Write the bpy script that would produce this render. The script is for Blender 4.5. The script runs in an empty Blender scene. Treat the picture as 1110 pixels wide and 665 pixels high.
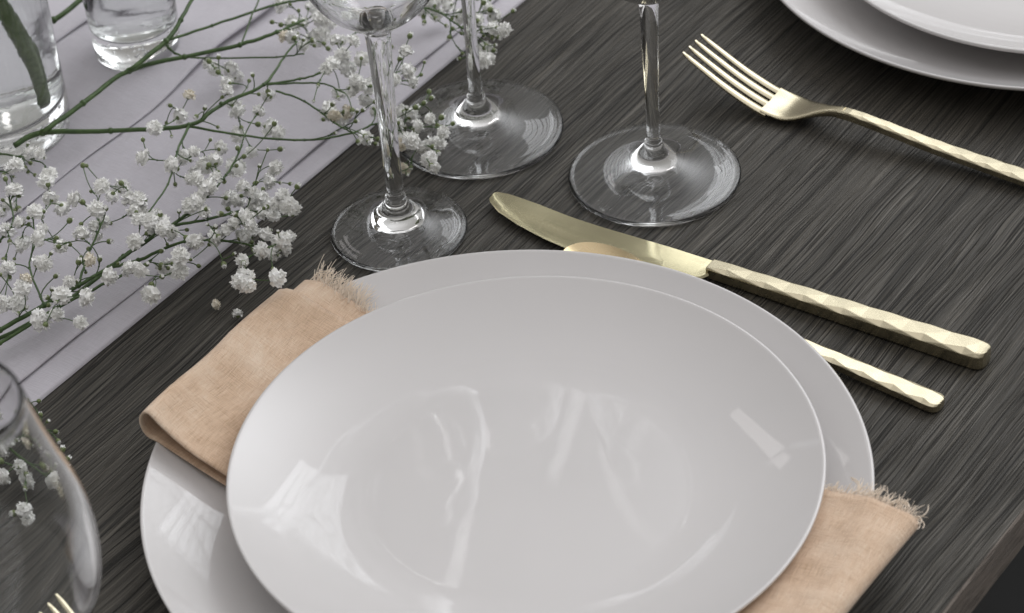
import bpy, bmesh, math, random
from mathutils import Vector, Matrix, noise
PI = math.pi
random.seed(7)
S = bpy.context.scene
C = S.collection

# ------------------------------------------------------------------ camera
F_PX, PITCH, ROLL, CAM_H = 3006.88, 0.6727, -0.07762, 0.86424
PW, PH = 1110.0, 665.0
fw = Vector((0, math.cos(PITCH), -math.sin(PITCH)))
r0 = Vector((1, 0, 0)); u0 = r0.cross(fw)
cr, sr = math.cos(ROLL), math.sin(ROLL)
R_ = cr * r0 + sr * u0
U_ = -sr * r0 + cr * u0
EYE = Vector((0, 0, CAM_H))
def at(px, py, z=0.0):
    """the point at height z on the table that stands at this place of the photograph"""
    d = fw * F_PX + R_ * (px - PW / 2) - U_ * (py - PH / 2)
    t = (z - EYE.z) / d.z
    return EYE + d * t
cam = bpy.data.cameras.new('camera'); co = bpy.data.objects.new('camera', cam); C.objects.link(co)
co.matrix_world = Matrix(((R_.x, U_.x, -fw.x, 0), (R_.y, U_.y, -fw.y, 0), (R_.z, U_.z, -fw.z, CAM_H), (0, 0, 0, 1)))
cam.sensor_width = 36; cam.lens = F_PX / PW * 36; cam.clip_start = .02; cam.clip_end = 60
cam.dof.use_dof = True; cam.dof.focus_distance = 1.37; cam.dof.aperture_fstop = 13
S.camera = co

TH = math.radians(52.2)                       # direction of the wood grain
E1 = Vector((math.cos(TH), math.sin(TH), 0)); E2 = Vector((math.sin(TH), -math.cos(TH), 0))

# ------------------------------------------------------------------ helpers
def prop(o, label=None, cat=None, group=None, kind=None):
    if label: o['label'] = label
    if cat: o['category'] = cat
    if group: o['group'] = group
    if kind: o['kind'] = kind
    return o
def empty(name, loc, rz=0, label=None, cat=None, group=None):
    o = bpy.data.objects.new(name, None); C.objects.link(o); o.location = loc; o.rotation_euler = (0, 0, rz)
    o.empty_display_size = .01
    return prop(o, label, cat, group)
def mesh_obj(name, bm, mats, parent=None, smooth=True, loc=None, auto=None):
    me = bpy.data.meshes.new(name); bm.normal_update(); bm.to_mesh(me); bm.free()
    for m in (mats if isinstance(mats, (list, tuple)) else [mats]): me.materials.append(m)
    for p in me.polygons: p.use_smooth = smooth
    if auto is not None: me.set_sharp_from_angle(angle=math.radians(auto))
    o = bpy.data.objects.new(name, me); C.objects.link(o)
    if parent: o.parent = parent
    if loc is not None: o.location = loc
    return o
def spline(pts, n=6):
    """Catmull-Rom through 2-tuples or Vectors"""
    P = [Vector(p) for p in pts]; out = []
    for i in range(len(P) - 1):
        a = P[i - 1] if i else P[0] * 2 - P[1]; b = P[i]; c = P[i + 1]; d = P[i + 2] if i + 2 < len(P) else P[-1] * 2 - P[-2]
        for k in range(n):
            t = k / n
            out.append(.5 * ((2 * b) + (c - a) * t + (2 * a - 5 * b + 4 * c - d) * t * t + (3 * b - a - 3 * c + d) * t ** 3))
    out.append(P[-1]); return out
def lathe(prof, seg=128, bm=None):
    bm = bm or bmesh.new(); rings = []
    for r, z in prof:
        if r < 1e-6: rings.append([bm.verts.new((0, 0, z))])
        else: rings.append([bm.verts.new((r * math.cos(2 * PI * k / seg), r * math.sin(2 * PI * k / seg), z)) for k in range(seg)])
    for a, b in zip(rings, rings[1:]):
        for k in range(seg):
            k2 = (k + 1) % seg
            if len(a) == 1 and len(b) == 1: break
            if len(a) == 1: bm.faces.new((a[0], b[k2], b[k]))
            elif len(b) == 1: bm.faces.new((a[k], a[k2], b[0]))
            else: bm.faces.new((a[k], a[k2], b[k2], b[k]))
    bmesh.ops.recalc_face_normals(bm, faces=bm.faces[:])
    return bm
def tube(bm, pts, rad, seg=6, cap=True, mi=0):
    """tube along points, rad a number or list"""
    n = len(pts)
    if n < 2: return
    rr = rad if isinstance(rad, (list, tuple)) else [rad] * n
    t0 = (pts[1] - pts[0]).normalized()
    up = Vector((0, 0, 1)) if abs(t0.z) < .9 else Vector((1, 0, 0))
    nx = t0.cross(up).normalized(); rings = []
    for i, p in enumerate(pts):
        t = (pts[min(i + 1, n - 1)] - pts[max(i - 1, 0)])
        if t.length < 1e-9: t = t0
        t.normalize()
        nx = (nx - t * nx.dot(t)); nx.normalize(); ny = t.cross(nx)
        rings.append([bm.verts.new(p + (nx * math.cos(2 * PI * k / seg) + ny * math.sin(2 * PI * k / seg)) * rr[i]) for k in range(seg)])
    for a, b in zip(rings, rings[1:]):
        for k in range(seg):
            f = bm.faces.new((a[k], a[(k + 1) % seg], b[(k + 1) % seg], b[k])); f.material_index = mi
    if cap:
        bm.faces.new(rings[0][::-1]).material_index = mi; bm.faces.new(rings[-1]).material_index = mi
def sphere(bm, c, r, u=8, v=6, sz=1.0, mat=None):
    ret = bmesh.ops.create_uvsphere(bm, u_segments=u, v_segments=v, radius=r)
    for q in ret['verts']:
        q.co = Vector((q.co.x, q.co.y, q.co.z * sz)) + Vector(c)

# ------------------------------------------------------------------ materials
def new_mat(name):
    m = bpy.data.materials.new(name); m.use_nodes = True
    nt = m.node_tree; b = nt.nodes['Principled BSDF']; return m, nt, b
def setp(b, **k):
    for n, v in k.items():
        n = n.replace('_', ' ')
        if n in b.inputs: b.inputs[n].default_value = v
def N(nt, t, **k):
    n = nt.nodes.new(t)
    for a, v in k.items(): setattr(n, a, v)
    return n
def noise_n(nt, vec, scale, detail=4, rough=.6, dist=0):
    n = N(nt, 'ShaderNodeTexNoise'); n.inputs['Scale'].default_value = scale; n.inputs['Detail'].default_value = detail
    n.inputs['Roughness'].default_value = rough; n.inputs['Distortion'].default_value = dist
    if vec is not None: nt.links.new(vec, n.inputs['Vector'])
    return n
def ramp(nt, fac, stops):
    r = N(nt, 'ShaderNodeValToRGB'); e = r.color_ramp.elements
    while len(e) < len(stops): e.new(.5)
    for k, (p, c) in enumerate(stops):
        e[k].position = p; e[k].color = (*c, 1) if len(c) == 3 else c
    nt.links.new(fac, r.inputs['Fac']); return r
def mapping(nt, scale, out='Object', rot=(0, 0, 0)):
    tc = N(nt, 'ShaderNodeTexCoord'); mp = N(nt, 'ShaderNodeMapping'); mp.inputs['Scale'].default_value = scale; mp.inputs['Rotation'].default_value = rot
    nt.links.new(tc.outputs[out], mp.inputs['Vector']); return mp.outputs['Vector']
def bump(nt, b, h, strength, dist):
    n = N(nt, 'ShaderNodeBump'); n.inputs['Strength'].default_value = strength; n.inputs['Distance'].default_value = dist
    nt.links.new(h, n.inputs['Height'])
    if b.inputs['Normal'].is_linked: nt.links.new(b.inputs['Normal'].links[0].from_socket, n.inputs['Normal'])
    nt.links.new(n.outputs['Normal'], b.inputs['Normal'])
def math_n(nt, op, a, b_):
    n = N(nt, 'ShaderNodeMath', operation=op)
    for i, x in enumerate((a, b_)):
        if i == 1 and op in ('ARCSINE', 'ABSOLUTE'): break
        if isinstance(x, (int, float)): n.inputs[i].default_value = x
        else: nt.links.new(x, n.inputs[i])
    return n.outputs[0]

def wood_mat(name, dark, mid, light, sheen=.45):
    m, nt, b = new_mat(name)
    w = noise_n(nt, mapping(nt, (4, 9, 9)), 1.0, 1, .4)                    # slow waviness of the grain
    tc = N(nt, 'ShaderNodeTexCoord'); sep = N(nt, 'ShaderNodeSeparateXYZ'); nt.links.new(tc.outputs['Object'], sep.inputs[0])
    yoff = math_n(nt, 'ADD', sep.outputs['Y'], math_n(nt, 'MULTIPLY', math_n(nt, 'SUBTRACT', w.outputs['Fac'], .5), .016))
    w2 = noise_n(nt, mapping(nt, (17, 40, 40)), 1.0, 1, .4)
    yoff = math_n(nt, 'ADD', yoff, math_n(nt, 'MULTIPLY', math_n(nt, 'SUBTRACT', w2.outputs['Fac'], .5), .0045))
    def streak(sx, sy, detail, rough, off):
        cmb = N(nt, 'ShaderNodeCombineXYZ')
        nt.links.new(math_n(nt, 'MULTIPLY', sep.outputs['X'], sx), cmb.inputs[0])
        nt.links.new(math_n(nt, 'MULTIPLY', yoff, sy), cmb.inputs[1])
        nt.links.new(math_n(nt, 'ADD', math_n(nt, 'MULTIPLY', sep.outputs['Z'], sy), off), cmb.inputs[2])
        return noise_n(nt, cmb.outputs[0], 1.0, detail, rough, .05).outputs['Fac']
    a = streak(9, 850, 2, .55, 0)            # open grain
    c = streak(3.5, 320, 3, .6, 7.3)             # broader bands
    d = streak(15, 1300, 1, .5, 3.1)           # short brushed strokes
    e = streak(3, 26, 3, .55, 12.7)           # slow tone change
    def sharp(x, lo, hi):
        mr = N(nt, 'ShaderNodeMapRange'); nt.links.new(x, mr.inputs[0]); mr.inputs[1].default_value = lo; mr.inputs[2].default_value = hi; return mr.outputs[0]
    groove = sharp(a, .395, .46)                                    # 0 in the dark pores
    ridge = sharp(d, .50, .575)                                     # 1 on the worn light strokes
    band = sharp(math_n(nt, 'ADD', math_n(nt, 'MULTIPLY', c, .75), math_n(nt, 'MULTIPLY', e, .25)), .36, .64)
    h = math_n(nt, 'ADD', math_n(nt, 'MULTIPLY', groove, .44), math_n(nt, 'ADD', math_n(nt, 'MULTIPLY', ridge, .30), math_n(nt, 'MULTIPLY', band, .28)))
    cr_ = ramp(nt, h, [(.10, dark), (.45, mid), (.72, tuple((a_ + b_) / 2 for a_, b_ in zip(mid, light))), (.97, light)])
    nt.links.new(cr_.outputs[0], b.inputs['Base Color'])
    rr = N(nt, 'ShaderNodeMapRange'); nt.links.new(h, rr.inputs[0]); rr.inputs[1].default_value = .1; rr.inputs[2].default_value = .9
    rr.inputs[3].default_value = .75; rr.inputs[4].default_value = sheen
    nt.links.new(rr.outputs[0], b.inputs['Roughness'])
    b.inputs['Specular IOR Level'].default_value = .4
    bump(nt, b, h, .9, .0011)
    return m
WOOD = wood_mat('dark_oak', (.0105, .0095, .0076), (.0275, .0250, .0203), (.092, .083, .068))
WOOD_EDGE = wood_mat('oak_edge', (.08, .066, .055), (.15, .125, .105), (.21, .18, .155), .55)

def porcelain():
    m, nt, b = new_mat('white_porcelain')
    setp(b, Base_Color=(.76, .75, .745, 1), Roughness=.3, IOR=1.5, Coat_Weight=1.0, Coat_Roughness=.015, Specular_IOR_Level=.25)
    v = mapping(nt, (1, 1, 1))
    n = noise_n(nt, v, 34, 1, .4); bump(nt, b, n.outputs['Fac'], .2, .00002); nt.links.new(b.inputs['Normal'].links[0].from_socket, b.inputs['Coat Normal'])
    nc = noise_n(nt, v, 9, 3); r = ramp(nt, nc.outputs['Fac'], [(.3, (.607, .590, .585)), (.7, (.632, .613, .608))]); nt.links.new(r.outputs[0], b.inputs['Base Color'])
    rg = noise_n(nt, v, 60, 4); rm = N(nt, 'ShaderNodeMapRange'); nt.links.new(rg.outputs['Fac'], rm.inputs[0]); rm.inputs[3].default_value = .3; rm.inputs[4].default_value = .34
    nt.links.new(rm.outputs[0], b.inputs['Roughness'])
    return m
PORC = porcelain()
def gold(name, col, rough, brush=False):
    m, nt, b = new_mat(name)
    setp(b, Base_Color=(*col, 1), Metallic=1.0, Roughness=rough)
    v = mapping(nt, (40, 900, 900) if brush else (110, 110, 110))
    n = noise_n(nt, v, 1.0, 2, .5)
    rm = N(nt, 'ShaderNodeMapRange'); nt.links.new(n.outputs['Fac'], rm.inputs[0]); rm.inputs[1].default_value = .3; rm.inputs[2].default_value = .7
    rm.inputs[3].default_value = rough * .85; rm.inputs[4].default_value = rough * 1.15; nt.links.new(rm.outputs[0], b.inputs['Roughness'])
    bump(nt, b, n.outputs['Fac'], .03, .00006)
    n2 = noise_n(nt, mapping(nt, (1, 1, 1)), 55, 3)
    r = ramp(nt, n2.outputs['Fac'], [(.3, tuple(x * .9 for x in col)), (.7, col)]); nt.links.new(r.outputs[0], b.inputs['Base Color'])
    return m
GOLD = gold('champagne_gold', (.62, .56, .405), .26)
GOLD_B = gold('brushed_gold', (.50, .46, .30), .16, True)
GOLD_S = gold('satin_gold', (.56, .45, .275), .28)
def glass(name, ior=1.5, tint=(1, 1, 1), rough=0.0, bmp=0):
    m, nt, b = new_mat(name)
    setp(b, Base_Color=(*tint, 1), Roughness=rough, IOR=ior, Transmission_Weight=1.0)
    if bmp:
        n = noise_n(nt, mapping(nt, (1, 1, 1)), 260, 2, .5); bump(nt, b, n.outputs['Fac'], bmp, .002)
    return m
GLASS = glass('clear_glass', 1.5, (.985, .99, .99))
GLASS_J = glass('pressed_glass', 1.5, (.955, .965, .96), 0.05, .02)
WATER = glass('water', 1.33, (.97, .98, .975))
def cloth(name, cols, scale_thread, bump_s=.5, mott=35, rough=.9, sheen=.3, trans=0, hem=None):
    m, nt, b = new_mat(name)
    setp(b, Roughness=rough, Sheen_Weight=sheen, Sheen_Roughness=.5)
    b.inputs['Specular IOR Level'].default_value = .15
    vv = mapping(nt, (1, 1, 1), 'UV')
    n1 = noise_n(nt, mapping(nt, (scale_thread * .06, scale_thread, 1), 'UV'), 1, 3, .7)
    n2 = noise_n(nt, mapping(nt, (scale_thread, scale_thread * .06, 1), 'UV'), 1, 2, .6)
    w = math_n(nt, 'ADD', n1.outputs['Fac'], n2.outputs['Fac'])
    n3 = noise_n(nt, vv, mott, 5, .65)
    t = math_n(nt, 'ADD', math_n(nt, 'MULTIPLY', w, .5), math_n(nt, 'MULTIPLY', math_n(nt, 'SUBTRACT', n3.outputs['Fac'], .5), .9))
    r = ramp(nt, t, [(.25, cols[0]), (.5, cols[1]), (.78, cols[2])]); nt.links.new(r.outputs[0], b.inputs['Base Color'])
    bump(nt, b, w, bump_s, .0006)
    n4 = noise_n(nt, vv, 22, 3, .5); bump(nt, b, n4.outputs['Fac'], .5, .004)
    return m
LINEN = cloth('peach_linen', ((.54, .362, .232), (.75, .548, .39), (.88, .72, .565)), 1700, 1.0, 24)
FRINGE = cloth('linen_thread', ((.74, .58, .44), (.86, .74, .61), (.92, .83, .73)), 900, .2, 60)
RUNNER = cloth('runner_cotton', ((.46, .44, .475), (.525, .505, .545), (.575, .556, .594)), 1800, .4, 9, .85, .15)
def plain(name, c1, c2, scale, rough=.6, sss=0, trans=0, bmp=0):
    m, nt, b = new_mat(name); setp(b, Roughness=rough)
    n = noise_n(nt, mapping(nt, (1, 1, 1)), scale, 3); r = ramp(nt, n.outputs['Fac'], [(.35, c1), (.65, c2)]); nt.links.new(r.outputs[0], b.inputs['Base Color'])
    if sss: setp(b, Subsurface_Weight=sss, Subsurface_Scale=.002)
    if bmp: bump(nt, b, n.outputs['Fac'], bmp, .001)
    return m
def petal(name, c1, c2):
    m = plain(name, c1, c2, 300, .75); nt = m.node_tree; b = nt.nodes['Principled BSDF']; out = nt.nodes['Material Output']
    t = N(nt, 'ShaderNodeBsdfTranslucent'); nt.links.new(b.inputs['Base Color'].links[0].from_socket, t.inputs['Color']); mx = N(nt, 'ShaderNodeMixShader'); mx.inputs[0].default_value = .08
    nt.links.new(b.outputs[0], mx.inputs[1]); nt.links.new(t.outputs[0], mx.inputs[2]); nt.links.new(mx.outputs[0], out.inputs['Surface']); return m
PETAL = petal('white_petal', (.93, .93, .90), (.97, .97, .96))
PETAL_C = petal('cream_petal', (.84, .78, .66), (.91, .87, .78))
GREEN = plain('stem_green', (.036, .075, .018), (.070, .125, .034), 180, .5)
GREEN_L = plain('calyx_green', (.095, .135, .045), (.20, .24, .10), 500, .55)
STEM_T = plain('thick_stem_green', (.075, .12, .035), (.15, .21, .085), 400, .4, bmp=.4)
CUT = plain('cut_stem_pith', (.42, .47, .33), (.55, .58, .45), 900, .7)
FLOOR = plain('dark_floor', (.018, .019, .019), (.028, .028, .028), 4, .6)

# ------------------------------------------------------------------ table, floor
edge_pt = at(1024, 665, 0); v_edge = edge_pt.dot(E2)
tab = empty('dining_table', (0, 0, 0), TH, 'dark stained oak dining table with open grain and a lighter square edge', 'table')
def tl(p):                                   # world -> table frame (x along grain, y across to the left)
    return Vector((p.dot(E1), -p.dot(E2), p.z))
ye = -v_edge; T_W, T_T = 1.25, .0225
U0, U1 = -.1, 2.9
bm = bmesh.new()
bv = .0012
sec = [(ye + bv, 0), (ye + T_W - bv, 0), (ye + T_W, -bv), (ye + T_W, -T_T), (ye, -T_T), (ye, -bv)]
A = [bm.verts.new((U0, y, z)) for y, z in sec]; B = [bm.verts.new((U1, y, z)) for y, z in sec]
for k in range(6):
    f = bm.faces.new((A[k], A[(k + 1) % 6], B[(k + 1) % 6], B[k])); f.material_index = 0 if k in (0,) else 1
bm.faces.new(A[::-1]).material_index = 1; bm.faces.new(B).material_index = 1
bmesh.ops.recalc_face_normals(bm, faces=bm.faces[:])
mesh_obj('tabletop', bm, [WOOD, WOOD_EDGE], tab, False)
for x in (U0 + .1, U1 - .1):
    for y in (ye + .12, ye + T_W - .12):
        bm = bmesh.new(); bmesh.ops.create_cube(bm, size=1)
        for q in bm.verts: q.co = Vector((x + q.co.x * .08, y + q.co.y * .08, -T_T - .001 - .36 + q.co.z * .715))
        mesh_obj('leg', bm, WOOD_EDGE, tab, False)
bm = bmesh.new(); bmesh.ops.create_grid(bm, x_segments=1, y_segments=1, size=6)
prop(mesh_obj('floor', bm, FLOOR, None, False, (0, 1, -.742)), kind='structure')

# ------------------------------------------------------------------ table runner (pleated white cloth)
def runner():
    eA = at(91, 394, .002); ve = -(eA.dot(E2))        # y in table frame of the near edge
    # cross-section, measured from the near edge inwards (s) ; overhanging pleats give the dark crease lines
    def lip(s0, zl, zh, deep):              # the lower layer runs on under a folded lip that faces the near edge
        return [(s0 - .004, zl), (s0 + deep * .5, zl - .0002), (s0 + deep, zl + .0002), (s0 + deep + .0006, (zl + zh) / 2), (s0 + deep * .6, zh - .0022), (s0 + .0008, zh - .0020), (s0 - .0002, zh - .0010), (s0 + .0006, zh), (s0 + .004, zh + .0004)]
    s2 = -(at(64, 50, .004).dot(E2)) - ve; s1 = -(at(145, 130, .004).dot(E2)) - ve
    print('pleats', s1, s2)
    prof = [(0, .0006), (.0004, .0022), (.004, .0026)] + lip(.0128, .0024, .0050, .003) + [(.024, .0046), (.05, .0036), (.08, .0050), (.100, .0036)] + lip(s1, .0022, .0062, .0045) + \
           [(s1 + .02, .0066), (s1 + .045, .0040), (s1 + .06, .0030)] + lip(s2, .0022, .0060, .0045) + [(s2 + .02, .006), (s2 + .05, .0034)] + lip(s2 + .085, .0022, .0060, .004) + [(s2 + .12, .0048), (s2 + .17, .003), (s2 + .2, .0026), (s2 + .2005, .0006)]
    P = [prof[0], prof[1]] + [tuple(p) for p in spline(prof[1:], 4)[1:]]
    bm = bmesh.new(); uvl = bm.loops.layers.uv.new(); rows = []; n = 260
    u0_, u1_ = .55 - .35, 2.75
    for i in range(n + 1):
        u = u0_ + (u1_ - u0_) * i / n; row = []
        for j, (s, z) in enumerate(P):
            wv = .0012 * noise.noise(Vector((u * 5, .3, 0))) + (.034 * noise.noise(Vector((u * 2.3, s * 8, 4))) + .0045 * noise.noise(Vector((u * 11, s * 20, 6)))) * min(1, s * 14)
            zz = z * (1 + (1.0 * noise.noise(Vector((u * 4.1, s * 6, 21))) if z > .003 else 0)) + (.0030 * noise.noise(Vector((u * 14, s * 24, 1))) + .0022 * noise.noise(Vector((u * 5, s * 12, 9)))) * min(1, s * 60 + .1) * (1 if z > .003 else .4)
            row.append((bm.verts.new((u, ve + s + wv, max(zz, .0006))), (u, s)))
        rows.append(row)
    for a, b in zip(rows, rows[1:]):
        for j in range(len(P) - 1):
            q = (a[j], b[j], b[j + 1], a[j + 1]); f = bm.faces.new([x[0] for x in q])
            for l, x in zip(f.loops, q): l[uvl].uv = x[1]
    bmesh.ops.recalc_face_normals(bm, faces=bm.faces[:])
    o = mesh_obj('table_runner', bm, RUNNER, None, True); o.rotation_euler = (0, 0, TH)
    prop(o, 'pale lilac white cotton table runner with lengthwise pleats under the flowers and jars', 'table runner')
runner()

# ------------------------------------------------------------------ plates
def plate_prof(R, H, rw, foot_r, t=.0032, lift=.0030):
    """flat well out to rw, then one soft curve up to the rim at (R,H)"""
    top = [(0, lift + t - .00002)]
    for k in range(1, 8): top.append((rw * k / 8, lift + t - .00002))
    for k in range(0, 71):
        s = k / 70; r = rw + (R - .0016 - rw) * s
        top.append((r, lift + t + (H - lift - t) * s ** 1.85 + .000011 * math.sin(r * 2 * PI / .0075) * max(0, 1 - abs(s - .28) / .28)))
    rim = [(R - .0006, H + .0003), (R, H - .0003), (R - .0002, H - .0014), (R - .0014, H - .0026)]
    bot = []
    for k in range(1, 13):
        s = 1 - k / 12; r = (foot_r + .006) + (R - .003 - foot_r - .006) * s
        s2 = max(0, (r - rw) / (R - rw))
        bot.append((r, lift + (H - lift - t - .0004) * s2 ** 1.85))
    foot = [(foot_r + .004, lift - .0008), (foot_r + .0025, .0004), (foot_r + .001, 0), (foot_r - .001, .0003), (foot_r - .003, lift - .001), (foot_r * .5, lift - .0008), (0, lift - .0008)]
    return top + rim + bot + foot
CHG = plate_prof(.166, .022, .104, .085)
UPP = plate_prof(.135, .0225, .070, .062, .003, .0028)
def plate(name, prof, loc, label, cat, group):
    o = mesh_obj(name, lathe(prof, 224), PORC, None, True, loc); prop(o, label, cat, group); return o
c1 = Vector((-.0088, .9370, 0)); u1 = Vector((.00035, .93426, .0086))
c2 = Vector((.3197, 1.3692, 0)); u2 = Vector((.3260, 1.3610, .0066))
plate('charger_plate', CHG, c1, 'large white charger plate under the linen napkin and the dinner plate in front', 'plate', 'white charger plates')
plate('dinner_plate', UPP, u1, 'glossy white dinner plate in the foreground resting on the napkin and charger', 'plate', 'white dinner plates')
plate('charger_plate', CHG, c2, 'large white charger plate cut off at the top right corner behind the fork', 'plate', 'white charger plates')
plate('dinner_plate', UPP, u2, 'white dinner plate stacked on the charger at the top right corner', 'plate', 'white dinner plates')

# ------------------------------------------------------------------ napkin
def napkin():
    TL = at(331, 292, .030)
    a = math.radians(-37.3); D2 = Vector((math.cos(a), math.sin(a), 0)); D1 = Vector((-D2.y, D2.x, 0))   # D2 across, D1 away
    L, Wd = .338, .1315
    org = Vector((TL.x, TL.y, 0))
    root = empty('linen_napkin', (org.x, org.y, 0), 0, 'folded peach linen napkin with frayed end lying between dinner plate and charger', 'napkin')
    def rest(p):                                    # height of what the cloth lies on
        r = (p - c1.xy.to_3d()).length
        if r < .118: zc = .0066
        elif r < .166: zc = .0062 + (.022 - .0062) * ((r - .118) / .048) ** 2.0 + .0006
        else: zc = .0224 - (r - .166) * .16
        bridge = .0062 + (.0225 - .0062) * max(0, min(1, (r - .095) / .071)) ** 1.2
        return max(zc, bridge) + .0002 if r < .166 else zc
    def cap(p):                                     # ceiling made by the dinner plate
        r = (p - u1.xy.to_3d()).length
        if r < .070: return .0084
        s2 = max(0, (r - .088) / (.135 - .088))
        return .0084 + max(0, (r - .07)) * .03 + (.0225 - .006) * s2 ** 1.75 if r < .135 else 9
    # cross-section loop at constant depth: flattened tube with rolled ends
    def section(layers_t, x0, x1):
        pts = []; n = 90; rr = .0042
        for k in range(n + 1): pts.append((x1 - (x1 - x0 - 0) * k / n, 0, 'b'))
        for k in range(1, 10): pts.append((x0 - rr * math.sin(PI * k / 10) * 1.5, .5 - .5 * math.cos(PI * k / 10), 'l'))
        for k in range(n + 1): pts.append((x0 + (x1 - x0) * k / n, 1, 't'))
        for k in range(1, 8): pts.append((x1 + rr * math.sin(PI * k / 8) * .8, .5 + .5 * math.cos(PI * k / 8), 'r'))
        return pts
    th = .0011
    def sheet(name, d0, d1, hi, x0, x1, seam=False):
        bm = bmesh.new(); uvl = bm.loops.layers.uv.new(); sec = section(hi, x0, x1); rows = []; nd = 46
        for i in range(nd + 1):
            d_ = d0 + (d1 - d0) * i / nd; d = d_; row = []; uu = 0; last = None
            for (x, h, tag) in sec:
                wob = .0022 * noise.noise(Vector((d * 20, 2, x * 3))) if tag != 'b' else 0
                x_in = .012 * (d_ / Wd) ** 1.2 * math.exp(-max(0, x) / .04)
                d = d_ - (d0 - .003) * max(0, min(1, x / L)) * (1 - i / nd) if d0 > .01 else d_
                xx = x + x_in + (wob if x < .02 else 0)
                p = org + D2 * xx + D1 * (-d)
                lo = rest(p); edge = math.exp(-max(0, x - x0) / .022)
                open_ = max(0, min(1, (d - .02) / .11))
                t_ = hi + .0105 * edge * open_ + .0015 * math.exp(-max(0, x1 - x) / .02)
                z = lo + th * .6 + h * t_
                if tag == 't': z += .0007 * math.exp(-((d - Wd * .52) / .0016) ** 2) - .0006 * math.exp(-((xx - .052 - d * .1) / .0018) ** 2) + .0012 * noise.noise(Vector((xx * 28 + d * 20, d * 14, 5))) + .0009 * noise.noise(Vector((xx * 45, d * 30, 3))) + .0010 * noise.noise(Vector((xx * 18, d * 60, 8)))
                z = min(z, max(cap(p) - .0004 - (1 - h) * .0008, lo + .0003 + h * .0006))
                cur = Vector((xx, z * 1.0)); uu += (cur - last).length if last else 0; last = cur
                row.append((bm.verts.new((D2 * xx - D1 * d + Vector((0, 0, z)))), (uu, d)))
            rows.append(row)
        for a_, b_ in zip(rows, rows[1:]):
            for j in range(len(sec) - 1):
                q = (a_[j], b_[j], b_[j + 1], a_[j + 1]); f = bm.faces.new([v[0] for v in q])
                for l, v in zip(f.loops, q): l[uvl].uv = v[1]
        bmesh.ops.recalc_face_normals(bm, faces=bm.faces[:])
        o = mesh_obj(name, bm, LINEN, root, True)
        md = o.modifiers.new('thick', 'SOLIDIFY'); md.thickness = th; md.offset = 0
        return o
    sheet('folded_cloth', .016, Wd, .0058, 0.0, L)
    sheet('inner_layer', .0015, Wd * .7, .0034, .006, L - .003)
    # frayed threads along the far end
    bm = bmesh.new(); uvl = bm.loops.layers.uv.new(); rnd = random.Random(3)
    for k in range(3600):
        x = rnd.uniform(.006, L - .002)
        if .075 < x < .245 and rnd.random() < .75: continue
        p = org + D2 * x + D1 * 0
        lo = rest(p); top = min(lo + rnd.uniform(.0006, .0052), cap(p) - .0004)
        ln = rnd.uniform(.003, .009) * (1.8 if x < .035 else 1.3 if x > L - .03 else .75)
        lean = rnd.gauss(0, .25) - (.25 if x < .05 else 0); curl = rnd.gauss(0, .2) if rnd.random() < .92 else rnd.gauss(0, .9)
        pts = []; q = Vector((D2 * x - D1 * rnd.uniform(.001, .005))); q.z = top; ang = lean
        up = rnd.gauss(.1, .25) if rnd.random() < .8 else rnd.uniform(.3, .9)
        for i in range(6):
            pts.append(q.copy()); stp = ln / 5
            dd = D1 * math.cos(ang) + D2 * math.sin(ang) + Vector((0, 0, up - i * .10))
            q = q + dd.normalized() * stp
            q.z = max(q.z, rest(org + Vector((q.x, q.y, 0))) + .0005)
            ang += curl * .22
        tube(bm, pts, [.00015 * rnd.uniform(.7, 1.3)] * 5 + [.00012], 4, False)
    # stray hooked threads at the right-hand corner and a few on the folds
    for x, ln, a0, cu in ((L - .001, .011, .9, 1.6), (L - .004, .015, .3, -1.8), (L - .012, .014, -.1, 1.5), (L - .03, .012, .5, -1.2), (.004, .014, -.3, 1.2), (L + .001, .009, 1.4, .9), (L + .0, .011, 1.0, -.8)):
        for rep in range(3):
            ang = a0 + rep * .16; q = Vector(D2 * (x - rep * .0012)); q.z = rest(org + q) + .0045 - rep * .001; pts = []
            for i in range(9):
                pts.append(q.copy()); dd = D1 * math.cos(ang) + D2 * math.sin(ang) + Vector((0, 0, .12)); q = q + dd.normalized() * ln / 8; ang += cu * .28
            tube(bm, pts, .00022, 5, False)
    for k in range(120):                              # loose fuzz on the long sides
        x, d = (L + .0015, rnd.uniform(.01, Wd))
        q = Vector(D2 * x - D1 * d); q.z = rest(org + q) + rnd.uniform(.002, .008); pts = []; ang = rnd.uniform(0, 6.28)
        for i in range(4):
            pts.append(q.copy()); q = q + Vector((math.cos(ang), math.sin(ang), rnd.uniform(-.3, .8))) * .0005; ang += rnd.gauss(0, .7)
        tube(bm, pts, .00008, 3, False)
    mesh_obj('fringe', bm, FRINGE, root, True)
napkin()

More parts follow.
